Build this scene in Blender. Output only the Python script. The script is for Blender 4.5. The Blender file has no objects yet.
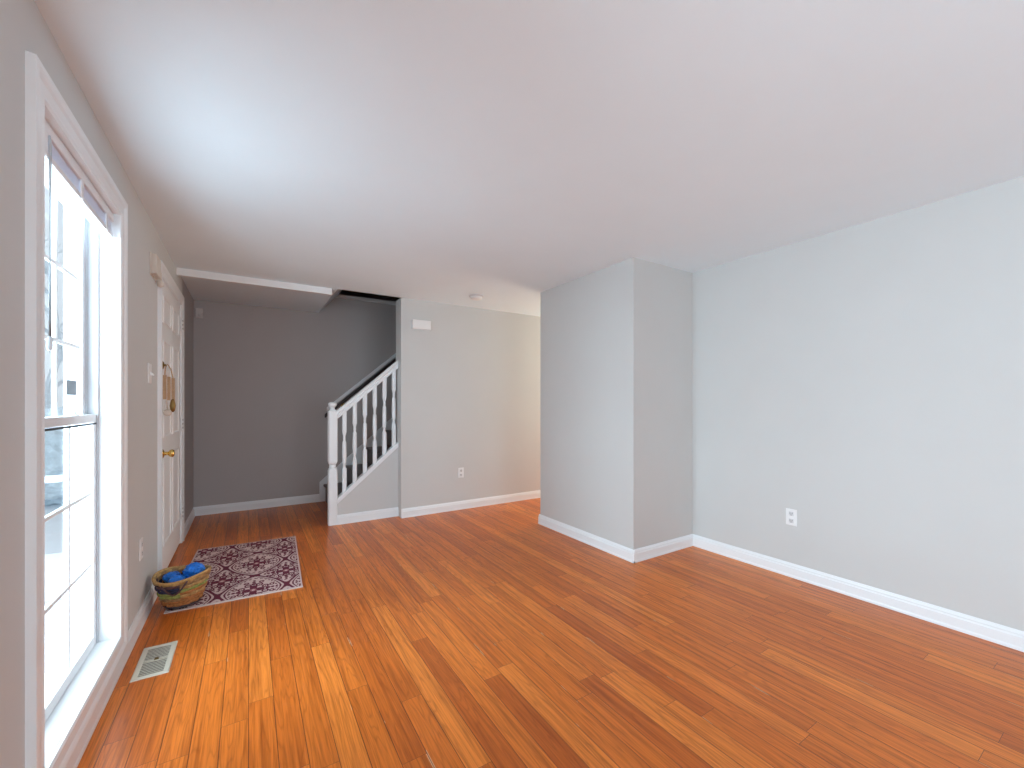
import bpy, bmesh, math, random
from mathutils import Vector, Matrix, noise
random.seed(7)
sc = bpy.context.scene
COL = sc.collection
PI = math.pi

# ------------------------------------------------------------------ camera
YAW = math.atan2(512 - 248.5, 418)
EYE = 1.274
cam = bpy.data.objects.new('camera', bpy.data.cameras.new('camera'))
COL.objects.link(cam)
cam.location = (0, 0, EYE)
cam.rotation_euler = (PI / 2, 0, -YAW)
cam.data.sensor_fit = 'HORIZONTAL'
cam.data.sensor_width = 36
cam.data.lens = 418 / 1024 * 36
cam.data.shift_y = (403 - 384) / 1024
cam.data.clip_start = 0.02
sc.camera = cam

# ------------------------------------------------------------------ view + world + daylight
sc.view_settings.view_transform = 'Standard'
sc.view_settings.look = 'None'
sc.view_settings.gamma = 1
sc.view_settings.use_curve_mapping = False
sc.view_settings.exposure = 0.07
sc.cycles.use_denoising = True
sc.cycles.diffuse_bounces = 8
sc.cycles.max_bounces = 14
sc.cycles.transparent_max_bounces = 16

w = bpy.data.worlds.new('overcast_sky')
sc.world = w
w.use_nodes = True
wb = w.node_tree.nodes['Background']
wb.inputs[0].default_value = (0.88, 0.94, 1.0, 1)
wb.inputs[1].default_value = 0.76


def area(name, loc, rot, sx, sy, power, color):
    l = bpy.data.lights.new(name, 'AREA')
    l.shape = 'RECTANGLE'
    l.size, l.size_y, l.energy, l.color = sx, sy, power, color
    o = bpy.data.objects.new(name, l)
    o.location, o.rotation_euler = loc, rot
    COL.objects.link(o)
    return o


DAY = (0.71, 0.89, 1.0)
# daylight entering through the street windows, and the light thrown up by the snow outside them
area('daylight_front_window', (-0.72, 2.205, 1.165), (0, -PI / 2, 0), 1.95, 0.85, 23, DAY)
area('open_sky_front', (-4.0, 2.5, 2.0), (0, -PI / 2 + 0.12, 0), 2.5, 3.0, 520, DAY)
area('open_sky_yard', (-3.0, -0.6, 1.7), (PI / 2, 0, -math.atan2(0.66, 0.75)), 2.2, 2.2, 300, DAY)
area('snow_light_side_window', (-1.7, -0.45, 0.2), (0, -PI / 2 - 0.6, 0), 1.4, 1.6, 150, DAY)
# added fill light at the rear wall, and the kitchen at the end of the hall
area('rear_fill_light', (1.4, -4.5, 1.25), (PI / 2, 0, 0), 2.4, 2.1, 80, DAY)
area('kitchen_light', (5.0, 4.07, 1.35), (0, PI / 2, 0), 2.0, 0.85, 30, (1.0, 0.90, 0.76))

# ------------------------------------------------------------------ materials


class NT:
    """small expression helper for shader nodes"""
    def __init__(s, mat):
        s.t = mat.node_tree
        s.n, s.l = s.t.nodes, s.t.links

    def put(s, sock, v):
        if hasattr(v, 'links'):
            s.l.new(v, sock)
        else:
            sock.default_value = v

    def m(s, op, a, b=0.0, c=None):
        n = s.n.new('ShaderNodeMath')
        n.operation = op
        s.put(n.inputs[0], a)
        s.put(n.inputs[1], b)
        if c is not None:
            s.put(n.inputs[2], c)
        return n.outputs[0]

    def xyz(s, x, y, z=0.0):
        n = s.n.new('ShaderNodeCombineXYZ')
        for i, v in enumerate((x, y, z)):
            s.put(n.inputs[i], v)
        return n.outputs[0]

    def noise(s, vec, scale=1.0, detail=3.0, rough=0.55, dist=0.0):
        n = s.n.new('ShaderNodeTexNoise')
        s.put(n.inputs['Vector'], vec)
        n.inputs['Scale'].default_value = scale
        n.inputs['Detail'].default_value = detail
        n.inputs['Roughness'].default_value = rough
        n.inputs['Distortion'].default_value = dist
        return n.outputs['Fac']

    def white(s, vec):
        n = s.n.new('ShaderNodeTexWhiteNoise')
        n.noise_dimensions = '3D'
        s.put(n.inputs['Vector'], vec)
        return n.outputs['Value']

    def ramp(s, fac, stops):
        n = s.n.new('ShaderNodeValToRGB')
        e = n.color_ramp.elements
        while len(e) < len(stops):
            e.new(0.5)
        for k, (p, c) in enumerate(stops):
            e[k].position = p
            e[k].color = (*c, 1)
        s.put(n.inputs[0], fac)
        return n.outputs[0]

    def mix(s, fac, a, b, mode='MIX'):
        n = s.n.new('ShaderNodeMix')
        n.data_type = 'RGBA'
        n.blend_type = mode
        s.put(n.inputs[0], fac)
        s.put(n.inputs[6], a if hasattr(a, 'links') else (*a, 1))
        s.put(n.inputs[7], b if hasattr(b, 'links') else (*b, 1))
        return n.outputs[2]

    def bump(s, h, strength, dist, target):
        n = s.n.new('ShaderNodeBump')
        n.inputs['Strength'].default_value = strength
        n.inputs['Distance'].default_value = dist
        s.put(n.inputs['Height'], h)
        s.l.new(n.outputs[0], target.inputs['Normal'])


def mat(name, col, rough=0.5, metal=0.0, spec=0.5, vary=0.0, vscale=8.0, bump=0.0, bscale=60.0):
    m = bpy.data.materials.new(name)
    m.use_nodes = True
    b = m.node_tree.nodes['Principled BSDF']
    b.inputs['Base Color'].default_value = (*col, 1)
    b.inputs['Roughness'].default_value = rough
    b.inputs['Metallic'].default_value = metal
    b.inputs['Specular IOR Level'].default_value = spec
    if vary or bump:
        t = NT(m)
        g = t.n.new('ShaderNodeNewGeometry').outputs['Position']
        if vary:
            f = t.noise(g, vscale, 4)
            lo = tuple(c * (1 - vary) for c in col)
            hi = tuple(min(1, c * (1 + vary)) for c in col)
            t.l.new(t.ramp(f, [(0.25, lo), (0.75, hi)]), b.inputs['Base Color'])
        if bump:
            t.bump(t.noise(g, bscale, 3), bump, 0.002, b)
    return m


M = {}
M['wall'] = mat('grey_wall_paint', (0.62, 0.625, 0.615), 0.7, vary=0.012, vscale=3, bump=0.12, bscale=180)
M['accent'] = mat('taupe_wall_paint', (0.47, 0.44, 0.43), 0.65, vary=0.012, vscale=3, bump=0.12, bscale=180)
M['ceil'] = mat('ceiling_paint', (0.82, 0.92, 0.97), 0.85, vary=0.01, vscale=3, bump=0.12, bscale=150)
M['trim'] = mat('white_trim_paint', (0.86, 0.885, 0.90), 0.35)
M['door'] = mat('white_door_paint', (0.88, 0.885, 0.89), 0.4, vary=0.01, vscale=10)
M['vinyl'] = mat('white_vinyl', (0.86, 0.87, 0.88), 0.3)
M['track'] = mat('grey_vinyl_track', (0.55, 0.57, 0.60), 0.4)
M['dark'] = mat('dark_rubber', (0.03, 0.03, 0.035), 0.6)
M['plastic'] = mat('white_plastic', (0.87, 0.88, 0.88), 0.35)
M['sensor'] = mat('shaded_white_plastic', (0.66, 0.62, 0.60), 0.4)  # white sensor plastic, the corner's shade put into its colour
M['plastic2'] = mat('cream_plastic', (0.70, 0.64, 0.57), 0.4)
M['slot'] = mat('dark_slot', (0.05, 0.05, 0.05), 0.7)
M['greyface'] = mat('grey_plastic', (0.70, 0.71, 0.72), 0.4)
M['brass'] = mat('polished_brass', (0.78, 0.52, 0.16), 0.18, 1.0)
M['brassdark'] = mat('aged_brass', (0.30, 0.19, 0.07), 0.35, 1.0)
M['screwdark'] = mat('dark_screw', (0.16, 0.14, 0.13), 0.5)
M['strap'] = mat('tan_strap', (0.52, 0.34, 0.20), 0.7, vary=0.12, vscale=90)
M['slat'] = mat('pale_blind_slat', (0.74, 0.74, 0.80), 0.45)
M['blind'] = mat('white_blind_rail', (0.84, 0.84, 0.86), 0.35)
M['wand'] = mat('clear_wand', (0.62, 0.65, 0.68), 0.2)
M['sticker'] = mat('grey_sticker', (0.22, 0.26, 0.30), 0.5)
M['stairwood'] = mat('dark_stair_wood', (0.055, 0.026, 0.018), 0.35, vary=0.25, vscale=14)
M['railwood'] = mat('dark_rail_wood', (0.035, 0.022, 0.020), 0.35, vary=0.2, vscale=14)
M['register'] = mat('beige_register', (0.66, 0.61, 0.50), 0.4)
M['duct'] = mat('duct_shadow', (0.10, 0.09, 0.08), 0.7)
M['snow'] = mat('snow', (0.90, 0.92, 0.95), 0.8, vary=0.03, vscale=1.5)
M['stone'] = mat('pale_concrete', (0.72, 0.73, 0.75), 0.8, vary=0.05, vscale=6)
M['post'] = mat('white_porch_paint', (0.82, 0.84, 0.86), 0.5)
M['prail'] = mat('pale_grey_rail', (0.50, 0.54, 0.58), 0.5)
M['bark'] = mat('pale_bark', (0.60, 0.64, 0.68), 0.9, vary=0.15)
M['hedge'] = mat('frosted_hedge', (0.66, 0.74, 0.79), 0.9, vary=0.2, vscale=9)
M['blue'] = mat('blue_fabric', (0.014, 0.20, 0.85), 0.35, vary=0.4, vscale=45)
M['rugpale'] = mat('pale_rug_yarn', (0.66, 0.49, 0.47), 0.95, vary=0.08, vscale=160, bump=0.5, bscale=500)
M['rugred'] = mat('burgundy_rug_yarn', (0.135, 0.012, 0.035), 0.95, vary=0.2, vscale=160, bump=0.5, bscale=500)
M['rugmid'] = mat('rose_rug_yarn', (0.36, 0.13, 0.15), 0.95, vary=0.12, vscale=160, bump=0.5, bscale=500)
M['rugback'] = mat('rug_backing', (0.55, 0.46, 0.42), 0.95)
for nm, c in dict(tan=(0.50, 0.30, 0.11), navy=(0.03, 0.03, 0.075), lime=(0.30, 0.34, 0.09), orange=(0.42, 0.17, 0.05),
                  plum=(0.11, 0.055, 0.06), oak=(0.34, 0.20, 0.085), dusk=(0.07, 0.055, 0.06)).items():
    M['b_' + nm] = mat('woven_' + nm, c, 0.7, vary=0.35, vscale=70)

# glass pane: mostly see-through with a weak reflection
gm = bpy.data.materials.new('window_glass')
gm.use_nodes = True
t = NT(gm)
for n in list(t.n):
    t.n.remove(n)
out = t.n.new('ShaderNodeOutputMaterial')
tr = t.n.new('ShaderNodeBsdfTransparent')
tr.inputs[0].default_value = (0.95, 0.97, 0.98, 1)
gl = t.n.new('ShaderNodeBsdfGlossy')
gl.inputs['Roughness'].default_value = 0.02
mx = t.n.new('ShaderNodeMixShader')
mx.inputs[0].default_value = 0.07
t.l.new(tr.outputs[0], mx.inputs[1])
t.l.new(gl.outputs[0], mx.inputs[2])
t.l.new(mx.outputs[0], out.inputs[0])
M['glass'] = gm


def lamp_mat(name, col, strength):
    m = bpy.data.materials.new(name)
    m.use_nodes = True
    b = m.node_tree.nodes['Principled BSDF']
    b.inputs['Base Color'].default_value = (0.9, 0.9, 0.88, 1)
    b.inputs['Emission Color'].default_value = (*col, 1)
    b.inputs['Emission Strength'].default_value = strength
    return m


M['shade'] = lamp_mat('lit_lamp_shade', (1.0, 0.72, 0.42), 0.8)

# hardwood strip floor, planks along Y
PW = 0.0915
fm = bpy.data.materials.new('oak_strip_floor')
fm.use_nodes = True
t = NT(fm)
B = t.n['Principled BSDF']
pos = t.n.new('ShaderNodeNewGeometry').outputs['Position']
sp = t.n.new('ShaderNodeSeparateXYZ')
t.l.new(pos, sp.inputs[0])
px, py = sp.outputs[0], sp.outputs[1]
sx = t.m('DIVIDE', px, PW)
row = t.m('FLOOR', sx)
fx = t.m('FRACT', sx)
r1 = t.white(t.xyz(row, 3.7, 1.1))
r2 = t.white(t.xyz(row, 9.1, 5.3))
L = t.m('MULTIPLY_ADD', r2, 0.8, 0.75)
sy = t.m('DIVIDE', t.m('MULTIPLY_ADD', r1, 7.0, t.m('ADD', py, 20.0)), L)
cl = t.m('FLOOR', sy)
fy = t.m('FRACT', sy)
pid = t.white(t.xyz(row, cl, 2.0))
pid2 = t.white(t.xyz(row, cl, 8.0))
base = t.ramp(pid, [(0.0, (0.55, 0.125, 0.016)), (0.2, (0.66, 0.162, 0.020)), (0.75, (0.74, 0.195, 0.025)), (1.0, (0.84, 0.250, 0.038))])
# long fine grain
g1 = t.noise(t.xyz(t.m('MULTIPLY', px, 150.0), t.m('MULTIPLY_ADD', py, 4.5, t.m('MULTIPLY', pid, 57.0)), t.m('MULTIPLY', pid2, 31.0)), 1.0, 4, 0.6)
# cathedral figure
warp = t.noise(t.xyz(t.m('MULTIPLY', px, 13.0), t.m('MULTIPLY', py, 0.95), t.m('MULTIPLY', pid, 40.0)), 1.0, 2, 0.5)
figure = t.m('FRACT', t.m('MULTIPLY', warp, 17.0))
figure = t.m('ABSOLUTE', t.m('SUBTRACT', figure, 0.5))
figm = t.m('MULTIPLY', t.m('SMOOTH_MIN', t.m('MULTIPLY', figure, 2.6), 1.0, 0.2), 1.0)
c1 = t.mix(0.55, base, t.ramp(g1, [(0.30, (0.50, 0.42, 0.36)), (0.55, (1, 1, 1)), (0.8, (1.12, 1.1, 1.05))]), 'MULTIPLY')
stk = t.noise(t.xyz(t.m('MULTIPLY', px, 42.0), t.m('MULTIPLY_ADD', py, 1.1, t.m('MULTIPLY', pid2, 19.0)), t.m('MULTIPLY', pid, 23.0)), 1.0, 3, 0.6)
c1 = t.mix(0.6, c1, t.ramp(stk, [(0.32, (0.55, 0.46, 0.42)), (0.5, (1, 1, 1)), (0.72, (1.15, 1.18, 1.2))]), 'MULTIPLY')
c2 = t.mix(0.36, c1, t.ramp(figm, [(0.0, (0.50, 0.40, 0.34)), (0.5, (1, 1, 1)), (1.0, (1.06, 1.05, 1.0))]), 'MULTIPLY')
# broad wear / tone drift
wear = t.noise(pos, 1.3, 3, 0.6)
c3 = t.mix(0.35, c2, t.ramp(wear, [(0.3, (0.75, 0.72, 0.72)), (0.7, (1.1, 1.12, 1.15))]), 'MULTIPLY')
# a few pale scratches at board edges
scr = t.noise(t.xyz(t.m('MULTIPLY', px, 30.0), t.m('MULTIPLY', py, 4.5)), 1.0, 2, 0.6)
edge = t.m('MINIMUM', fx, t.m('SUBTRACT', 1.0, fx))
scrm = t.m('MULTIPLY', t.m('GREATER_THAN', scr, 0.665), t.m('LESS_THAN', edge, 0.045))
c4 = t.mix(t.m('MULTIPLY', scrm, 0.55), c3, (0.78, 0.55, 0.35))
# seams
ey = t.m('MULTIPLY', t.m('MINIMUM', fy, t.m('SUBTRACT', 1.0, fy)), L)
ex = t.m('MULTIPLY', edge, PW)
gv = t.noise(t.xyz(row, py, 0.0), 2.0, 1)
seam = t.m('MAXIMUM', t.m('LESS_THAN', ex, t.m('MULTIPLY_ADD', gv, 0.0024, 0.0002)), t.m('LESS_THAN', ey, 0.0008))
c5 = t.mix(t.m('MULTIPLY', seam, 0.8), c4, (0.07, 0.022, 0.010))
t.l.new(c5, B.inputs['Base Color'])
t.l.new(t.m('MULTIPLY_ADD', g1, 0.14, 0.25), B.inputs['Roughness'])
B.inputs['Specular IOR Level'].default_value = 0.38
t.bump(t.m('MULTIPLY_ADD', seam, -1.0, t.m('MULTIPLY', g1, 0.12)), 0.35, 0.0015, B)
M['floor'] = fm

# ------------------------------------------------------------------ mesh helpers


class MB:
    def __init__(s):
        s.bm = bmesh.new()

    def box(s, x0, x1, y0, y1, z0, z1, mi=0):
        v = [s.bm.verts.new((x, y, z)) for z in (z0, z1) for y in (y0, y1) for x in (x0, x1)]
        for f in ((0, 2, 3, 1), (4, 5, 7, 6), (0, 1, 5, 4), (2, 6, 7, 3), (0, 4, 6, 2), (1, 3, 7, 5)):
            s.bm.faces.new([v[i] for i in f]).material_index = mi
        return s

    def extrude(s, pts, vec, mi=0):
        vec = Vector(vec)
        a = [s.bm.verts.new(p) for p in pts]
        b = [s.bm.verts.new(Vector(p) + vec) for p in pts]
        n = len(pts)
        s.bm.faces.new(a[::-1]).material_index = mi
        s.bm.faces.new(b).material_index = mi
        for i in range(n):
            j = (i + 1) % n
            s.bm.faces.new((a[i], a[j], b[j], b[i])).material_index = mi
        return s

    def loft(s, rings, closed=False, caps=True, mi=None, smooth=True):
        R = [[s.bm.verts.new(p) for p in r] for r in rings]
        n = len(R[0])
        K = len(R)
        for k in range(K if closed else K - 1):
            a, b = R[k], R[(k + 1) % K]
            for i in range(n):
                j = (i + 1) % n
                f = s.bm.faces.new((a[i], a[j], b[j], b[i]))
                f.smooth = smooth
                if mi is not None:
                    f.material_index = mi if isinstance(mi, int) else mi[k]
        if caps and not closed:
            f = s.bm.faces.new(R[0][::-1])
            g = s.bm.faces.new(R[-1])
            if isinstance(mi, int):
                f.material_index = g.material_index = mi
        return s

    def lathe(s, prof, c, axis='z', n=24, mi=None):
        """prof: (distance along axis, radius)"""
        c = Vector(c)
        rings = []
        for d, r in prof:
            ring = []
            for i in range(n):
                a = 2 * PI * i / n
                u, v = r * math.cos(a), r * math.sin(a)
                p = {'z': (u, v, d), 'x': (d, u, v), 'y': (v, d, u), '-z': (u, -v, -d), '-y': (u, -d, v)}[axis]
                ring.append(c + Vector(p))
            rings.append(ring)
        return s.loft(rings, mi=mi)

    def tube(s, path, r, n=8, closed=False, mi=None):
        P = [Vector(p) for p in path]
        rings = []
        up = Vector((0, 0, 1))
        K = len(P)
        for k in range(K):
            if closed:
                d = P[(k + 1) % K] - P[k - 1]
            else:
                d = P[min(k + 1, K - 1)] - P[max(k - 1, 0)]
            d.normalize()
            a = d.cross(up)
            if a.length < 1e-3:
                a = d.cross(Vector((1, 0, 0)))
            a.normalize()
            b = a.cross(d)
            rr = r(k / max(1, K - 1)) if callable(r) else r
            rings.append([P[k] + a * rr * math.cos(2 * PI * i / n) + b * rr * math.sin(2 * PI * i / n) for i in range(n)])
        return s.loft(rings, closed=closed, mi=mi)

    def build(s, name, mats, parent=None, bevel=0.0, seg=2):
        bmesh.ops.recalc_face_normals(s.bm, faces=s.bm.faces)
        me = bpy.data.meshes.new(name)
        s.bm.to_mesh(me)
        s.bm.free()
        for m in (mats if isinstance(mats, (list, tuple)) else [mats]):
            me.materials.append(M[m])
        o = bpy.data.objects.new(name, me)
        COL.objects.link(o)
        if parent is not None:
            o.parent = parent
            o.matrix_parent_inverse = Matrix.Translation(-parent.location)
        if bevel:
            b = o.modifiers.new('bevel', 'BEVEL')
            b.width, b.segments, b.limit_method, b.angle_limit = bevel, seg, 'ANGLE', 0.6
            b.harden_normals = False
        return o


def tag(o, label=None, cat=None, group=None, kind=None):
    for k, v in (('label', label), ('category', cat), ('group', group), ('kind', kind)):
        if v:
            o[k] = v
    return o


def empty(name, loc, label=None, cat=None, group=None, kind=None):
    o = bpy.data.objects.new(name, None)
    o.location = loc
    o.empty_display_size = 0.1
    COL.objects.link(o)
    return tag(o, label, cat, group, kind)


def struct(o):
    o['kind'] = 'structure'
    return o


def sq_ring(x, y, z, h, sqr, n=24):
    """ring between a circle (sqr 0) and a square (sqr 1) of half width h"""
    r = []
    for i in range(n):
        a = 2 * PI * (i + 0.5) / n
        c, s_ = math.cos(a), math.sin(a)
        k = max(abs(c), abs(s_))
        q = h / k if sqr >= 1 else h * ((1 - sqr) + sqr / k)
        r.append((x + c * q, y + s_ * q, z))
    return r


# ------------------------------------------------------------------ room numbers
H = 2.44
WX = -0.525       # window wall
WO = -0.705       # its outer face
RX = 3.37         # right wall
FY = 4.57         # far wall
BY = 5.90         # foyer back wall
RY = -4.6         # wall behind the camera
CX, CY0, CY1 = 2.605, 2.31, 3.57   # closet corner
HX = 5.1          # end of the hall
W1 = (1.79, 2.668, 0.165, 2.165)
W2 = (-0.913, 0.013, 0.165, 2.165)
W3 = (-3.2, -2.27, 0.165, 2.165)
DR = (3.79, 4.815, 0.0, 2.165)

# floor + ceiling
struct(MB().box(WO, HX, RY - 0.1, BY + 0.1, -0.12, 0).build('floor', 'floor'))
struct(MB().box(WO, HX, RY - 0.1, FY, H, H + 0.26).build('ceiling', 'ceil'))
struct(MB().extrude([(WO, FY, H), (0.765, FY, H), (1.0, FY, H + 0.26), (WO, FY, H + 0.26)], (0, BY - FY, 0)).build('ceiling_foyer', 'ceil'))
struct(MB().box(WO, HX, FY - 0.1, 8.1, 5.0, 5.1).build('ceiling_stairwell', 'ceil'))

# window wall with three openings
g = 0.02
mb = MB()
ys = [RY - 0.1, W3[0] - g, W3[1] + g, W2[0] - g, W2[1] + g, W1[0] - g, W1[1] + g, DR[0] - g, DR[1] + g, 4.97]
for k in range(0, 10, 2):
    mb.box(WO, WX, ys[k], ys[k + 1], 0, H)
for W in (W1, W2, W3):
    mb.box(WO, WX, W[0] - g, W[1] + g, 0, W[2] - g)
    mb.box(WO, WX, W[0] - g, W[1] + g, W[3] + g, H)
mb.box(WO, WX, DR[0] - g, DR[1] + g, DR[3] + g, H)
struct(mb.build('wall_left', 'wall'))
struct(MB().box(WO, WX, 4.97, BY + 0.1, 0, H).build('wall_foyer', 'accent'))
struct(MB().box(WO, HX, BY, BY + 0.1, 0, H + 0.26).build('wall_back', 'accent'))
struct(MB().box(WO, HX, BY + 0.1, 8.1, H, H + 0.26).build('floor_upper', 'ceil'))
struct(MB().box(WO, HX, 8.0, 8.1, H + 0.26, 5.0).build('wall_upper', 'accent'))
struct(MB().box(1.43, HX, FY, FY + 0.2, 0, H).build('wall_far', 'wall'))
struct(MB().box(CX, HX, CY0, CY1, 0, H).build('wall_closet', 'wall'))
struct(MB().box(RX, RX + 0.1, RY - 0.1, CY0, 0, H).build('wall_right', 'wall'))
struct(MB().box(HX, HX + 0.1, CY0, 8.1, 0, 5.0).build('wall_hall', 'wall'))
struct(MB().box(WO - 0.1, WO, FY - 0.1, 8.1, H, 5.0).build('wall_upper_left', 'accent'))
struct(MB().box(WO, RX + 0.1, RY - 0.1, RY, 0, H).build('wall_rear', 'wall'))
# upper walls of the stairwell, above the ceilings
struct(MB().box(WO, HX, FY - 0.1, FY, H + 0.26, 5.0).build('wall_stairwell', 'accent'))

# baseboards
BP = [(0, 0), (0.018, 0), (0.018, 0.012), (0.015, 0.02), (0.015, 0.068), (0.011, 0.076), (0.011, 0.084), (0.006, 0.094), (0.004, 0.1), (0, 0.1)]


def baseboard(name, a, b, nrm):
    a, b, nrm = Vector((*a, 0)), Vector((*b, 0)), Vector((*nrm, 0))
    pts = [a + nrm * d + Vector((0, 0, z)) for d, z in BP]
    struct(MB().extrude(pts, b - a).build(name, 'trim'))


baseboard('baseboard_left', (WX, RY), (WX, 3.705), (1, 0))
baseboard('baseboard_foyer', (WX, 4.905), (WX, BY), (1, 0))
baseboard('baseboard_back', (WX, BY), (0.78, BY), (0, -1))
baseboard('baseboard_stair', (0.786, 4.68), (1.43, 4.68), (0, -1))
baseboard('baseboard_far', (1.43 - 0.0, FY), (HX, FY), (0, -1))
baseboard('baseboard_closet_side', (CX, CY0 - 0.018), (CX, CY1 + 0.018), (-1, 0))
baseboard('baseboard_closet_front', (CX - 0.018, CY0), (RX, CY0), (0, -1))
baseboard('baseboard_right', (RX, RY), (RX, CY0), (-1, 0))
baseboard('baseboard_hall', (CX, CY1), (HX, CY1), (0, 1))

# white band where the foyer ceiling begins, and the ledge at the upper floor level on the stair wall
struct(MB().box(WX, 0.72, FY + 0.01, FY + 0.055, H - 0.062, H).build('trim_1', 'trim', bevel=0.003))
struct(MB().box(0.9, HX, BY - 0.03, BY + 0.1, 2.66, 2.705).build('trim_2', 'wall', bevel=0.003))

# ------------------------------------------------------------------ windows
CP = [(0.0, 0.0), (0.0, 0.011), (0.010, 0.016), (0.022, 0.013), (0.050, 0.015), (0.060, 0.020), (0.072, 0.023), (0.087, 0.022), (0.088, 0.0)]


def casing_loop(y0, y1, z0, z1, x):
    rings = []
    for ys_, zs_ in ((-1, -1), (1, -1), (1, 1), (-1, 1)):
        yy = y0 if ys_ < 0 else y1
        zz = z0 if zs_ < 0 else z1
        rings.append([(x + d, yy + ys_ * o, zz + zs_ * o) for o, d in CP])
    return MB().loft(rings, closed=True, smooth=False)


def sash(name, root, x, y0, y1, z0, z1, st, br, tr_):
    f = MB()
    t2 = 0.017
    f.box(x - t2, x + t2, y0, y0 + st, z0, z1).box(x - t2, x + t2, y1 - st, y1, z0, z1)
    f.box(x - t2, x + t2, y0 + st, y1 - st, z0, z0 + br).box(x - t2, x + t2, y0 + st, y1 - st, z1 - tr_, z1)
    o = f.build(name, 'vinyl', root, bevel=0.003)
    gy0, gy1, gz0, gz1 = y0 + st, y1 - st, z0 + br, z1 - tr_
    m = MB()
    for k in (1, 2):
        yy = gy0 + (gy1 - gy0) * k / 3
        m.box(x - 0.007, x + 0.007, yy - 0.008, yy + 0.008, gz0, gz1)
        zz = gz0 + (gz1 - gz0) * k / 3
        m.box(x - 0.0065, x + 0.0065, gy0, gy1, zz - 0.008, zz + 0.008)
    mo = m.build('muntin_grid', 'vinyl', o, bevel=0.002)
    mo.matrix_parent_inverse = Matrix.Identity(4)
    go = MB().box(x - 0.0015, x + 0.0015, gy0 - 0.004, gy1 + 0.004, gz0 - 0.004, gz1 + 0.004).build('glass', 'glass', o)
    go.matrix_parent_inverse = Matrix.Identity(4)
    return o


def window(name, W, sticker=False):
    y0, y1, z0, z1 = W
    root = empty(name, (WX, (y0 + y1) / 2, 0), kind='structure')
    casing_loop(y0, y1, z0, z1, WX).build('casing', 'trim', root)
    j = MB()
    for ya, yb in ((y0 - 0.02, y0), (y1, y1 + 0.02)):
        j.box(WO, WX, ya, yb, z0 - 0.02, z1 + 0.02)
    j.box(WO, WX, y0, y1, z1, z1 + 0.02)
    j.build('jamb', 'trim', root)
    MB().box(WO, WX + 0.004, y0, y1, z0 - 0.02, z0).build('sill', 'trim', root, bevel=0.002)
    tk = MB()
    for ya, yb in ((y0, y0 + 0.012), (y1 - 0.012, y1)):
        tk.box(-0.600, -0.588, ya, yb, z0, z1)
        tk.box(-0.632, -0.624, ya, yb, z0, z1)
        tk.box(-0.672, -0.662, ya, yb, z0, z1)
        s_ = 0.006
        ym = (ya, ya + s_) if ya == y0 else (yb - s_, yb)
        tk.box(-0.624, -0.600, *ym, z0, z1)
    tk.build('sash_track', 'track', root)
    up = sash('upper_sash', root, -0.648, y0 + 0.012, y1 - 0.012, 1.185, z1, 0.036, 0.034, 0.036)
    lo = sash('lower_sash', root, -0.612, y0 + 0.012, y1 - 0.012, z0, 1.222, 0.034, 0.046, 0.036)
    a = MB().box(-0.5955, -0.5935, y0 + 0.012, y1 - 0.006, 1.176, 1.184).build('weatherstrip', 'dark', lo)
    a.matrix_parent_inverse = Matrix.Identity(4)
    a = MB().lathe([(0, 0.016), (0.006, 0.016), (0.006, 0.009), (0.016, 0.008), (0.018, 0.004)], (-0.612, (y0 + y1) / 2 + 0.2, 1.222), n=14).build('sash_lock', 'vinyl', lo)
    a.matrix_parent_inverse = Matrix.Identity(4)
    if sticker:
        a = MB().box(-0.645, -0.6435, 2.475, 2.590, 1.308, 1.372).build('sticker', 'sticker', up)
        a.matrix_parent_inverse = Matrix.Identity(4)
        a['label'] = 'small grey square sticker on the glass'
    return root


window('window_1', W1, True)
window('window_2', W2)
window('window_3', W3)

# blind pulled up under the window head
bl = empty('window_blind', (-0.555, 2.205, 2.16), 'pale slatted blind raised and stacked at the top of the tall window', 'blind')
MB().box(-0.583, -0.535, 1.796, 2.662, 2.122, 2.160).build('headrail', 'blind', bl, bevel=0.003)
s = MB()
for k in range(8):
    z = 2.074 + k * 0.0062
    tilt = 0.0030
    s.extrude([(-0.577, 1.80, z + tilt), (-0.561, 1.80, z + tilt * 0.75), (-0.543, 1.80, z - 0.001), (-0.543, 1.80, z + 0.0014), (-0.561, 1.80, z + tilt * 0.75 + 0.0018), (-0.577, 1.80, z + tilt + 0.0014)], (0, 0.858, 0))
s.build('slat_stack', 'slat', bl)
MB().box(-0.577, -0.538, 1.80, 2.658, 2.050, 2.071).build('bottom_rail', 'blind', bl, bevel=0.003)
for yy in (1.885, 2.225, 2.555):
    MB().box(-0.5405, -0.5355, yy - 0.012, yy + 0.012, 2.052, 2.122).lathe([(0, 0.006), (0.01, 0.008), (0.02, 0.004)], (-0.540, yy, 2.046), n=10).build('lift_cord', 'blind', bl)
MB().tube([(-0.538, 1.91, 2.125), (-0.534, 1.91, 2.10), (-0.535, 1.91, 1.45)], 0.0045, 8).lathe([(0, 0.003), (0.006, 0.007), (0.04, 0.007), (0.046, 0.004)], (-0.535, 1.91, 1.44), n=10).build('tilt_wand', 'wand', bl)

# ------------------------------------------------------------------ front door
dr = empty('door_1', (WX, 4.3, 0), kind='structure')
y0, y1, z1 = DR[0], DR[1], DR[3]
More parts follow.
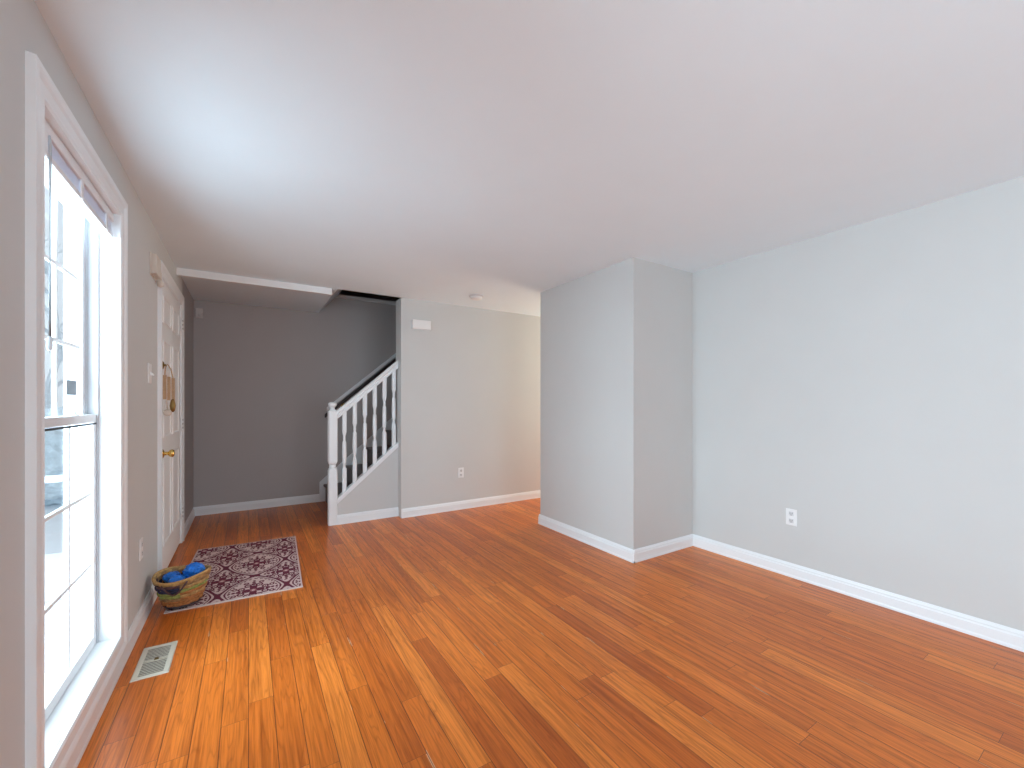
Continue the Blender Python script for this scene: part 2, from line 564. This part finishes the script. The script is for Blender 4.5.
# casing, three sides
rings = []
for yy, zz, sy_, sz_ in ((y0, 0, -1, 0), (y0, z1, -1, 1), (y1, z1, 1, 1), (y1, 0, 1, 0)):
    rings.append([(WX + d, yy + sy_ * o, zz + sz_ * o) for o, d in CP])
MB().loft(rings, smooth=False).build('casing', 'trim', dr)
MB().box(WO, WX + 0.001, y0 - 0.02, y0 + 0.008, 0, z1 + 0.02).box(WO, WX + 0.001, y1 - 0.008, y1 + 0.02, 0, z1 + 0.02).box(WO, WX + 0.001, y0, y1, z1 - 0.006, z1 + 0.02).build('frame', 'trim', dr)
MB().box(WO, WX - 0.005, y0 + 0.008, y1 - 0.008, 0, 0.012).build('threshold', 'oakdoor' if 'oakdoor' in M else 'stairwood', dr)
sl = MB()
a0, a1 = y0 + 0.011, y1 - 0.011
XF = WX + 0.000
sl.box(XF - 0.045, XF - 0.016, a0, a1, 0.014, z1 - 0.008)
mid = (a0 + a1) / 2
cols = ((a0 + 0.115, mid - 0.05), (mid + 0.05, a1 - 0.115))
rowz = ((0.23, 0.88), (1.02, 1.735), (1.86, 2.06))
sl.box(XF - 0.016, XF, a0, cols[0][0], 0.014, z1 - 0.008).box(XF - 0.016, XF, cols[1][1], a1, 0.014, z1 - 0.008)
sl.box(XF - 0.016, XF, cols[0][1], cols[1][0], 0.014, z1 - 0.008)
zz = [0.014] + [v for r in rowz for v in r] + [z1 - 0.008]
for k in range(0, 8, 2):
    for c in cols:
        sl.box(XF - 0.016, XF, c[0], c[1], zz[k], zz[k + 1])
for c in cols:
    for r in rowz:
        # ovolo moulding and raised field of each panel
        def ring(i, d):
            return [(XF - d, c[0] + i, r[0] + i), (XF - d, c[1] - i, r[0] + i), (XF - d, c[1] - i, r[1] - i), (XF - d, c[0] + i, r[1] - i)]
        sl.loft([ring(0, 0.0), ring(0.003, -0.006), ring(0.012, -0.006), ring(0.026, 0.014), ring(0.045, 0.014), ring(0.085, 0.001), ring(0.088, 0.001)], smooth=False)
slab = sl.build('slab', 'door', dr)
for zc in (0.28, 1.085, 1.985):
    hb = MB().box(WX, WX + 0.019, y1 - 0.012, y1 + 0.014, zc - 0.055, zc + 0.055).lathe([(-0.055, 0.006), (0.055, 0.006)], (WX + 0.010, y1 - 0.014, zc), n=10).build('hinge', 'trim', dr)
    for k in (-1, 0, 1):
        q = MB().lathe([(0, 0.010), (0.003, 0.009)], (WX + 0.019, y1, zc + 0.036 * k), 'x', n=10).build('screw', 'screwdark', hb)
        q.matrix_parent_inverse = Matrix.Identity(4)
KY = y0 + 0.085
MB().lathe([(0, 0.034), (0.004, 0.034), (0.010, 0.026), (0.014, 0.013), (0.034, 0.012), (0.040, 0.020), (0.050, 0.027), (0.060, 0.028), (0.068, 0.022), (0.072, 0.008)], (XF, KY, 0.91), 'x', 28).build('knob', 'brass', dr)
MB().lathe([(0, 0.030), (0.006, 0.029), (0.012, 0.022), (0.014, 0.009), (0.022, 0.008)], (XF, KY - 0.01, 1.545), 'x', 24).box(XF + 0.018, XF + 0.026, KY - 0.034, KY + 0.014, 1.539, 1.551).build('deadbolt', 'brassdark', dr)
# strap hanging from the deadbolt
stp = empty('hanging_strap', (XF + 0.02, KY, 1.50), 'tan strap hanging on the white front door below the brass deadbolt', 'strap')
s = MB()
SY = KY + 0.012
for k, xx in enumerate((0.004, 0.027, 0.050)):
    s.box(XF + xx, XF + xx + 0.020, SY - 0.004 + 0.004 * k, SY + 0.002 + 0.004 * k, 1.300 - 0.006 * k, 1.475 - 0.010 * k)
s.tube([(XF + 0.014, SY, 1.47), (XF + 0.018, SY - 0.006, 1.525), (XF + 0.030, SY - 0.012, 1.556), (XF + 0.048, SY - 0.002, 1.520), (XF + 0.060, SY + 0.006, 1.455)], 0.004, 6)
s.build('band', 'strap', stp, bevel=0.0015)
MB().lathe([(0, 0.006), (0.010, 0.013), (0.045, 0.018), (0.080, 0.013), (0.095, 0.006)], (XF + 0.058, SY + 0.004, 1.208), n=16).build('clasp', 'brassdark', stp)
MB().lathe([(0, 0.010), (0.008, 0.022), (0.026, 0.026), (0.040, 0.02), (0.046, 0.006)], (XF + 0.030, SY, 1.182), n=16).tube([(XF + 0.030, SY, 1.225), (XF + 0.022, SY, 1.305)], 0.004, 6).build('bell', 'plastic2', stp)

# box and contact above the latch corner of the door
ab = empty('door_alarm_box', (WX, 3.52, 2.16), 'cream box with a small bulb on the wall above the front door corner', 'alarm')
MB().box(WX, WX + 0.008, 3.425, 3.60, 2.085, 2.225).box(WX + 0.008, WX + 0.034, 3.432, 3.593, 2.092, 2.218).build('housing', 'plastic2', ab, bevel=0.006, seg=3)
MB().lathe([(0, 0.006), (0.008, 0.018), (0.028, 0.020), (0.04, 0.012), (0.045, 0.006)], (WX + 0.026, 3.63, 2.05), n=16).box(WX, WX + 0.03, 3.615, 3.645, 2.085, 2.15).build('bulb', 'plastic2', ab)

# ------------------------------------------------------------------ staircase
st = empty('staircase', (1.1, 4.72, 0), 'white railed staircase with dark treads rising behind the far wall', 'staircase')
RUN, RISE, SX0 = 0.262, 0.2245, 0.845
SYA, SYB = 4.752, BY - 0.022
for i in range(12):
    x = SX0 + RUN * i
    z = RISE * (i + 1)
    MB().box(x, x + 0.02, SYA, SYB, z - RISE, z - 0.028).build('riser', 'stairwood', st)
    MB().box(x - 0.025, x + RUN + 0.02, SYA, SYB, z - 0.028, z).build('tread', 'stairwood', st, bevel=0.008, seg=3)
SL = 0.875


def capz(x):
    return 0.553 + SL * (x - 1.11)


# panelled wall under the railing and its sloped cap
struct(MB().extrude([(0.786, 4.68, 0), (1.43, 4.68, 0), (1.43, 4.68, capz(1.43) - 0.05), (0.786, 4.68, capz(0.786) - 0.05)], (0, 0.07, 0)).build('wall_stair', 'wall'))
cx0, cx1 = 0.786, 1.43
MB().extrude([(cx0, 4.671, capz(cx0) - 0.055), (cx1, 4.671, capz(cx1) - 0.055), (cx1, 4.671, capz(cx1)), (cx0, 4.671, capz(cx0))], (0, 0.088, 0)).build('stringer_cap', 'trim', st, bevel=0.004)
# skirt board against the back wall
def skz(x):
    return 0.235 + 0.87 * (x - 0.755)


MB().extrude([(0.775, BY - 0.02, 0), (0.86, BY - 0.02, 0), (3.7, BY - 0.02, skz(3.7) - 0.33), (3.7, BY - 0.02, skz(3.7)), (0.775, BY - 0.02, skz(0.775))], (0, 0.02, 0)).build('skirt_board', 'trim', st)
# newel post
NX, NY, nh = 0.745, 4.712, 0.044
prof = [(0, nh, 1), (0.565, nh, 1), (0.585, nh * 0.92, 0.6), (0.60, nh * 0.72, 0), (0.612, nh * 0.80, 0), (0.625, nh * 0.68, 0), (0.640, nh * 0.90, 0.3), (0.662, nh, 1),
        (1.185, nh, 1), (1.198, nh * 0.86, 1), (1.204, nh * 0.55, 0.2), (1.222, nh * 0.50, 0), (1.235, nh * 0.62, 0), (1.245, nh * 0.88, 0), (1.262, nh * 0.95, 0), (1.276, nh * 0.80, 0), (1.284, nh * 0.45, 0)]
mb = MB()
mb.loft([sq_ring(NX, NY, z, h_, q) for z, h_, q in prof], smooth=False)
mb.build('newel_post', 'trim', st)


def railz(x):  # top of the hand rail
    return 1.200 + SL * (x - 0.79)


# hand rail: profile swept up the slope
hp = [(-0.028, -0.092), (0.028, -0.092), (0.030, -0.060), (0.022, -0.050), (0.032, -0.036), (0.032, -0.014), (0.022, -0.002), (0.0, 0.0), (-0.022, -0.002), (-0.032, -0.014), (-0.032, -0.036), (-0.022, -0.050), (-0.030, -0.060)]
xa, xb = NX + nh - 0.004, 1.43
MB().loft([[(x, NY + a, railz(x) + b) for a, b in hp] for x in (xa, xb)], smooth=False).build('handrail', 'trim', st)
for i in range(6):
    x = 0.862 + 0.1055 * i
    zb, zt = capz(x) - 0.02, railz(x) - 0.08
    Lb = zt - zb
    h = 0.0210
    pr_ = [(0, h, 1), (0.285, h, 1), (0.305, h * 0.85, 0.4), (0.325, h * 0.56, 0), (0.340, h * 0.70, 0), (0.352, h * 0.56, 0), (0.385, h * 0.95, 0), (0.45, h * 1.06, 0), (0.56, h * 1.0, 0), (0.625, h * 0.92, 0), (0.640, h * 0.70, 0),
           (0.652, h * 0.56, 0), (0.668, h * 0.68, 0), (0.700, h * 0.62, 0), (0.725, h * 0.85, 0.4), (0.745, h, 1), (1, h, 1)]
    MB().loft([sq_ring(x, NY, zb + f * Lb, q, s_, 16) for f, q, s_ in pr_], smooth=False).build('baluster', 'trim', st)

# hand rail on the back wall
wr = empty('wall_handrail', (1.4, BY - 0.05, 1.6), 'dark handrail with a pale top strip on the taupe wall behind the staircase', 'handrail')


def wrz(x):
    return 1.262 + 0.845 * (x - 0.955)


def slope_bar(x0, x1, ya, yb, lo, hi):
    return MB().extrude([(x0, ya, wrz(x0) + lo), (x1, ya, wrz(x1) + lo), (x1, ya, wrz(x1) + hi), (x0, ya, wrz(x0) + hi)], (0, yb - ya, 0))


slope_bar(0.86, 3.4, BY - 0.03, BY, -0.015, 0.035).build('backing_strip', 'trim', wr, bevel=0.003)
slope_bar(0.83, 3.4, BY - 0.085, BY - 0.04, -0.078, -0.026).build('rail', 'railwood', wr, bevel=0.014, seg=3)
for x in (1.06, 2.0, 3.0):
    MB().tube([(x, BY - 0.001, wrz(x) - 0.11), (x, BY - 0.04, wrz(x) - 0.115), (x, BY - 0.06, wrz(x) - 0.075)], 0.008, 8).lathe([(0, 0.022), (0.006, 0.02)], (x, BY - 0.0005, wrz(x) - 0.11), '-y', 14).build('bracket', 'brass', wr)

# ------------------------------------------------------------------ wall devices


def outlet(c, nrm, tang, label):
    """duplex outlet: plate and two receptacle faces with slots"""
    c, n, tg = Vector(c), Vector(nrm), Vector(tang)
    up = Vector((0, 0, 1))

    def blk(mb, a0, a1, b0, b1, d0, d1, mi=0):
        pts = [c + tg * a + up * b + n * d0 for a, b in ((a0, b0), (a1, b0), (a1, b1), (a0, b1))]
        mb.extrude(pts, n * (d1 - d0), mi)
    root = empty('wall_outlet', c, label, 'outlet', 'white wall outlets')
    m = MB()
    blk(m, -0.037, 0.037, -0.060, 0.060, 0, 0.006)
    m.build('cover_plate', 'plastic', root, bevel=0.003)
    for s_ in (-1, 1):
        m = MB()
        blk(m, -0.016, 0.016, s_ * 0.026 - 0.015, s_ * 0.026 + 0.015, 0.006, 0.0085)
        r = m.build('receptacle', 'greyface', root, bevel=0.002)
        m = MB()
        for dx in (-0.007, 0.007):
            blk(m, dx - 0.0016, dx + 0.0016, s_ * 0.026 - 0.002, s_ * 0.026 + 0.008, 0.0085, 0.0090)
        blk(m, -0.003, 0.003, s_ * 0.026 - 0.011, s_ * 0.026 - 0.006, 0.0085, 0.0090)
        q = m.build('slots', 'slot', r)
    return root


outlet((RX, 1.500, 0.437), (-1, 0, 0), (0, 1, 0), 'white outlet low on the long bare right wall')
outlet((2.155, FY, 0.438), (0, -1, 0), (1, 0, 0), 'white outlet low on the far wall to the right of the staircase')
outlet((WX, 3.17, 0.435), (1, 0, 0), (0, 1, 0), 'white outlet low on the window wall above the woven basket')

sw = empty('light_switch', (WX, 3.41, 1.455), 'white toggle light switch on the wall beside the front door', 'switch')
MB().box(WX, WX + 0.007, 3.365, 3.455, 1.395, 1.520).build('cover_plate', 'plastic', sw, bevel=0.003)
MB().extrude([(WX + 0.007, 3.40, 1.452), (WX + 0.026, 3.40, 1.444), (WX + 0.026, 3.40, 1.454), (WX + 0.007, 3.40, 1.470)], (0, 0.018, 0)).build('toggle', 'plastic', sw)

db = empty('door_chime', (1.655, FY, 2.155), 'white rectangular chime box high on the far wall beside the stair opening', 'chime')
MB().box(1.545, 1.765, FY - 0.012, FY, 2.103, 2.212).build('base_plate', 'greyface', db)
MB().box(1.548, 1.762, FY - 0.045, FY - 0.012, 2.106, 2.209).build('cover', 'plastic', db, bevel=0.006, seg=3)

sd = empty('smoke_detector', (2.10, 4.06, H), 'round white smoke detector on the ceiling near the far wall', 'smoke detector')
MB().lathe([(0, 0.078), (0.010, 0.078), (0.012, 0.070)], (2.10, 4.06, H), '-z', 32).build('base', 'greyface', sd)
MB().lathe([(0.010, 0.066), (0.026, 0.064), (0.036, 0.056), (0.040, 0.03), (0.041, 0.004)], (2.10, 4.06, H), '-z', 32).build('cover', 'plastic', sd)

ms = empty('motion_sensor', (-0.47, BY, 2.29), 'small pale motion sensor high in the dark foyer corner', 'sensor')
MB().extrude([(-0.505, BY, 2.235), (-0.435, BY, 2.235), (-0.435, BY, 2.345), (-0.505, BY, 2.345)], (0, -0.03, 0)).build('housing', 'sensor', ms, bevel=0.008, seg=3)
MB().lathe([(0, 0.024), (0.010, 0.02), (0.014, 0.008)], (-0.46, BY - 0.03, 2.275), '-y', 16).build('lens', 'sensor', ms)

# ------------------------------------------------------------------ floor register
vr = empty('floor_register', (-0.388, 2.695, 0), 'beige slotted floor register set in the floorboards below the window', 'vent')
ang = 0.004
x0, x1, y0, y1 = -0.459, -0.319, 2.538, 2.848
rings = []
for i, z in ((0, 0.0005), (0.004, 0.0045), (0.022, 0.0055), (0.024, 0.002)):
    rings.append([(x0 + i, y0 + i, z), (x1 - i, y0 + i, z), (x1 - i, y1 - i, z), (x0 + i, y1 - i, z)])
MB().loft(rings, caps=False, smooth=False).build('frame', 'register', vr)
MB().box(x0 + 0.02, x1 - 0.02, y0 + 0.02, y1 - 0.02, 0.0004, 0.0010).build('duct_shade_sheet', 'duct', vr)  # dark sheet that paints in the shade of the duct under the louvers
m = MB()
n_l = 17
for k in range(n_l):
    yy = y0 + 0.026 + (y1 - y0 - 0.052) * (k + 0.5) / n_l
    if abs(yy - (y0 + y1) / 2) < 0.006:
        continue
    m.extrude([(x0 + 0.022, yy - 0.0042, 0.0052), (x0 + 0.022, yy + 0.0025, 0.0052), (x0 + 0.022, yy + 0.0042, 0.0030), (x0 + 0.022, yy - 0.0028, 0.0030)], (x1 - x0 - 0.044, 0, 0))
m.box(x0 + 0.022, x1 - 0.022, (y0 + y1) / 2 - 0.006, (y0 + y1) / 2 + 0.006, 0.002, 0.0055)
m.build('louvers', 'register', vr)
MB().extrude([(-0.396, 2.688, 0.0055), (-0.376, 2.688, 0.0055), (-0.380, 2.688, 0.011), (-0.392, 2.688, 0.011)], (0, 0.010, 0)).build('lever', 'brassdark', vr)

# ------------------------------------------------------------------ rug
RW, RL = 0.75, 1.25
rug = bmesh.new()
NXc, NYc = 220, 360
TZ = 0.25


def rug_mat(x, y):
    """0 pale, 1 burgundy, 2 rose: ogee lattice with a flower and leaves in every cell"""
    if min(x, RW - x) < 0.010 or min(y, RL - y) < 0.014:
        return 0
    px_, py_ = 0.40, 0.54
    u, v = (x - 0.055) / px_, (y - 0.10) / py_
    cu, cv = math.cos(2 * PI * u), math.cos(2 * PI * v)
    g2 = cu + cv + 0.5 * cu * cv + 0.5
    gr = 2 * PI * math.hypot(math.sin(2 * PI * u) * (1 + 0.5 * cv) / px_, math.sin(2 * PI * v) * (1 + 0.5 * cu) / py_)
    dl = abs(g2) / max(gr, 7.0)
    if dl < 0.0085 or (0.0165 < dl < 0.0225 and gr > 9):
        return 1
    best = None
    for ou, ov in ((0, 0), (0.5, 0.5)):
        du, dv = (u + ou + 0.5) % 1 - 0.5, (v + ov + 0.5) % 1 - 0.5
        d = abs(du) + abs(dv)
        if best is None or d < best[0]:
            best = (d, du * px_, dv * py_)
    _, dx, dy = best
    r, th = math.hypot(dx, dy * 0.82), math.atan2(dy * 0.82, dx)
    if 0.028 < dl < 0.036 and math.sin(30 * th) > 0.0:
        return 1
    if r < 0.010:
        return 0
    if r < 0.020:
        return 2
    pet = abs(math.cos(2 * th))
    if r < 0.066 * (0.38 + 0.62 * pet):
        return 1
    for k in range(4):                       # curled leaves around the flower
        a = PI / 4 + k * PI / 2
        for s_ in (-1, 1):
            cx_, cy_ = 0.078 * math.cos(a + s_ * 0.33), 0.078 * math.sin(a + s_ * 0.33)
            d = math.hypot(dx - cx_, dy * 0.82 - cy_)
            if 0.011 < d < 0.0225 or d < 0.005:
                return 1
    for k in range(8):                       # outer leaf wreath
        a = PI / 8 + k * PI / 4
        d = math.hypot(dx - 0.118 * math.cos(a), dy * 0.82 - 0.118 * math.sin(a))
        if 0.007 < d < 0.017:
            return 1
    for k in range(4):                       # buds on the long axes
        a = k * PI / 2
        for rr, sz in ((0.086, 0.015), (0.114, 0.012), (0.138, 0.009)):
            if math.hypot(dx - rr * math.cos(a), (dy * 0.82 - rr * math.sin(a))) < sz:
                return 1
    return 0


zt = 0.007
gridv = [[rug.verts.new((RW * i / NXc - RW / 2, RL * j / NYc - RL / 2, zt)) for i in range(NXc + 1)] for j in range(NYc + 1)]
for j in range(NYc):
    for i in range(NXc):
        f = rug.faces.new((gridv[j][i], gridv[j][i + 1], gridv[j + 1][i + 1], gridv[j + 1][i]))
        f.material_index = rug_mat((i + 0.5) * RW / NXc, (j + 0.5) * RL / NYc)
# bound edge down to the floor
loop = [gridv[0][i] for i in range(NXc + 1)] + [gridv[j][NXc] for j in range(1, NYc + 1)] + [gridv[NYc][i] for i in range(NXc - 1, -1, -1)] + [gridv[j][0] for j in range(NYc - 1, 0, -1)]
low = [rug.verts.new((v.co.x * 1.004, v.co.y * 1.003, 0.0006)) for v in loop]
for i in range(len(loop)):
    k = (i + 1) % len(loop)
    rug.faces.new((low[i], low[k], loop[k], loop[i])).material_index = 3
me = bpy.data.meshes.new('rug')
rug.to_mesh(me)
rug.free()
for m_ in ('rugpale', 'rugred', 'rugmid', 'rugback'):
    me.materials.append(M[m_])
ro = bpy.data.objects.new('rug', me)
COL.objects.link(ro)
ro.location = (-0.027, 3.86, 0)
ro.rotation_euler = (0, 0, -0.049)
tag(ro, 'burgundy and pale pink patterned rug on the wood floor by the front door', 'rug')

# ------------------------------------------------------------------ basket
BX, BYc, BZ = -0.352, 3.345, 0.0075
bk = empty('woven_basket', (BX, BYc, BZ), 'round multicoloured woven basket on the rug corner beside the window wall', 'basket')
TH0 = -0.562       # the rim lifts towards the two ends of this axis
NSEG, ROWS, HB = 96, 10, 0.185


def rad(f):
    return 0.082 + 0.058 * (max(f, 0.0) ** 0.75)


def lift(th, f):
    return 0.011 * f * f * math.cos(2 * (th - TH0))


mb = MB()
rowmat = [6, 3, 3, 5, 2, 2, 1, 1, 4, 0]   # dark foot, plum, orange, lime, navy, plum, oak, tan
for rI in range(ROWS):
    f0, f1 = rI / ROWS, (rI + 1) / ROWS
    rings = []
    for k in range(NSEG):
        th = 2 * PI * k / NSEG
        wv = math.sin(12 * th + (PI if rI % 2 else 0))
        ring = []
        for q in range(8):
            a = 2 * PI * q / 8
            f = (f0 + f1) / 2 + (f1 - f0) * 0.56 * math.sin(a)
            rr = rad(f) + 0.0048 * wv + 0.0055 * math.cos(a)
            ring.append((BX + rr * math.cos(th), BYc + rr * math.sin(th), BZ + HB * f + 0.004 + lift(th, f)))
        rings.append(ring)
    mis = []
    for k in range(NSEG):
        side = math.cos(2 * PI * k / NSEG - TH0)       # the end away from the wall is straw coloured
        m_ = rowmat[rI]
        if side > 0.5 and rI >= 3:
            m_ = (3, 0, 3, 2, 0, 5, 0)[rI - 3]
        elif side > 0.1 and rI == 5:
            m_ = 2
        mis.append(m_)
    mb.loft(rings, closed=True, mi=mis)
mb.build('body', ['b_tan', 'b_navy', 'b_lime', 'b_orange', 'b_plum', 'b_oak', 'b_dusk'], bk)
rings = []
for f, e in ((0.0, 0.0), (0.0, 0.004), (0.5, 0.004), (1.0, 0.004)):
    rings.append([(BX + (rad(f) - 0.004 if e else 0.02) * math.cos(2 * PI * k / 48), BYc + (rad(f) - 0.004 if e else 0.02) * math.sin(2 * PI * k / 48), BZ + 0.004 + HB * f + lift(2 * PI * k / 48, f)) for k in range(48)])
MB().loft(rings, caps=False).build('lining', 'b_oak', bk)
path = []
for k in range(72):
    th = 2 * PI * k / 72
    path.append((BX + (rad(1) + 0.001) * math.cos(th), BYc + (rad(1) + 0.001) * math.sin(th), BZ + HB + 0.006 + lift(th, 1)))
MB().tube(path, 0.0085, 8, closed=True).build('rim', 'b_tan', bk)
for th0 in (-1.75, 1.39):
    pts = []
    for k in range(15):
        q = k / 14
        th = th0 - 0.42 + 0.84 * q
        dz = -0.065 * math.sin(PI * q)
        f = 1 + dz / HB
        pts.append((BX + (rad(f) + 0.016) * math.cos(th), BYc + (rad(f) + 0.016) * math.sin(th), BZ + HB + dz + lift(th, 1)))
    MB().tube(pts, 0.005, 8).build('handle', 'b_plum', bk)

# blue crumpled cloth covers in the basket


def crumple(name, c, r, sq, seed, label):
    bm = bmesh.new()
    bmesh.ops.create_icosphere(bm, subdivisions=5, radius=1)
    off = Vector((seed * 3.1, seed * 7.7, seed * 1.9))
    for v in bm.verts:
        p = v.co.copy()
        rdg = 0
        amp = 0.5
        q = p * 1.6
        for _ in range(4):
            rdg += amp * (1 - abs(noise.noise(q + off)) * 2)
            amp *= 0.5
            q = q * 2.1
        k = 0.72 + 0.32 * rdg
        v.co = Vector((p.x * r * sq[0], p.y * r * sq[1], p.z * r * sq[2])) * k
    for f in bm.faces:
        f.smooth = True
    me = bpy.data.meshes.new(name)
    bm.to_mesh(me)
    bm.free()
    me.materials.append(M['blue'])
    o = bpy.data.objects.new(name, me)
    o.location = c
    COL.objects.link(o)
    return tag(o, label, 'shoe cover', 'blue covers in the basket')


ca, sa = 0.846, -0.533


def bpos(a, b, z):   # a along the basket's long axis, b away from the camera
    return (BX + a * ca + b * 0.533, BYc + a * sa + b * 0.846, BZ + z)


crumple('shoe_cover', bpos(-0.068, 0.0, 0.166), 0.047, (1.05, 1.0, 0.75), 1, 'crumpled blue cover lying low in the basket nearest the wall')
crumple('shoe_cover', bpos(0.008, -0.054, 0.168), 0.046, (1.0, 0.95, 0.72), 2, 'crumpled blue cover at the front middle of the basket')
crumple('shoe_cover', bpos(0.040, 0.042, 0.190), 0.062, (1.0, 1.0, 0.85), 3, 'largest crumpled blue cover heaped above the basket rim')

# ------------------------------------------------------------------ hall lamp (round the corner of the hall)
hl = empty('ceiling_lamp', (4.35, 4.1, H), 'round warm ceiling lamp in the hall behind the closet corner', 'lamp')
MB().lathe([(0, 0.16), (0.02, 0.16), (0.022, 0.15)], (4.35, 4.1, H), '-z', 32).build('base', 'trim', hl)
MB().lathe([(0.02, 0.145), (0.06, 0.13), (0.09, 0.09), (0.105, 0.03), (0.107, 0.004)], (4.35, 4.1, H), '-z', 32).build('lamp_shade', 'shade', hl)
pl = bpy.data.lights.new('hall_bulb', 'POINT')
pl.energy, pl.color, pl.shadow_soft_size = 3, (1.0, 0.70, 0.42), 0.08
plo = bpy.data.objects.new('hall_bulb', pl)
plo.location = (4.35, 4.1, H - 0.2)
COL.objects.link(plo)

# ------------------------------------------------------------------ outside the window
struct(MB().box(-40, WO, -25, 45, -0.75, -0.65).build('ground', 'snow'))
struct(MB().box(-2.3, WO, 3.45, 5.3, -0.65, -0.06).build('porch_floor', 'stone'))
pp = empty('porch_post', (-0.83, 3.58, -0.06), 'white fluted porch post outside the tall window', 'post')
mb = MB()
rings = []
for z in (-0.06, 2.6):
    ring = []
    for q in range(64):
        a = 2 * PI * q / 64
        k = 0.098 + 0.006 * math.cos(16 * a)
        ring.append((-0.828 + k * math.cos(a), 3.58 + k * math.sin(a), z))
    rings.append(ring)
mb.loft(rings)
mb.build('shaft', 'post', pp)
MB().box(-0.94, -0.716, 3.47, 3.69, -0.06, 0.05).build('plinth', 'post', pp, bevel=0.006)
pr2 = empty('porch_railing', (-1.6, 3.58, -0.06), 'pale porch railing with thin balusters seen through the window', 'railing')
MB().box(-2.25, -0.945, 3.555, 3.605, 0.80, 0.84).build('top_rail', 'prail', pr2, bevel=0.006)
MB().box(-2.25, -0.945, 3.565, 3.595, 0.06, 0.09).build('bottom_rail', 'prail', pr2)
for k in range(10):
    x = -1.04 - 0.125 * k
    MB().box(x - 0.009, x + 0.009, 3.571, 3.589, 0.09, 0.80).build('baluster', 'prail', pr2)


def hedge(c, r, sz, seed, label):
    bm = bmesh.new()
    bmesh.ops.create_icosphere(bm, subdivisions=5, radius=1)
    off = Vector((seed * 5.1, seed * 2.3, seed))
    for v in bm.verts:
        p = v.co.copy()
        k = 1 + 0.22 * noise.fractal(p * 3 + off, 1.0, 2.0, 4)
        v.co = Vector((p.x * r * sz[0], p.y * r * sz[1], p.z * r * sz[2])) * k
    me = bpy.data.meshes.new('shrub')
    bm.to_mesh(me)
    bm.free()
    me.materials.append(M['hedge'])
    o = bpy.data.objects.new('shrub', me)
    o.location = c
    COL.objects.link(o)
    return tag(o, label, 'shrub', 'frosted shrubs outside')


hedge((-3.2, 11.5, 0.2), 1.0, (1.5, 0.8, 0.95), 1, 'frosted blue grey shrub beyond the porch railing')


def tree(c, hgt, seed, label):
    rnd = random.Random(seed)
    root = empty('bare_tree', c, label, 'tree', 'bare trees outside')
    c = Vector(c)
    tr_ = MB()
    tr_.tube([c + Vector((rnd.uniform(-.05, .05) * k, rnd.uniform(-.05, .05) * k, hgt * k / 6)) for k in range(7)], lambda q: 0.14 * (1 - 0.75 * q), 8)
    tr_.build('trunk', 'bark', root)
    br = MB()

    def grow(p, d, l, r, depth):
        q = p + d * l
        br.tube([p, p + d * l * 0.5 + Vector((rnd.uniform(-.06, .06), rnd.uniform(-.06, .06), 0.02)) * l, q], lambda f: r * (1 - 0.4 * f), 5)
        if depth:
            for _ in range(3):
                nd = (d + Vector((rnd.uniform(-.7, .7), rnd.uniform(-.7, .7), rnd.uniform(-.1, .5)))).normalized()
                grow(q, nd, l * 0.66, r * 0.58, depth - 1)
    for k in range(7):
        a = rnd.uniform(0, 2 * PI)
        grow(c + Vector((0, 0, hgt * (0.35 + 0.08 * k))), Vector((math.cos(a), math.sin(a), 0.7)).normalized(), hgt * 0.2, 0.05, 3)
    br.build('branches', 'bark', root)


tree((-4.6, 16.5, -0.65), 6.5, 4, 'pale bare tree far outside the window')
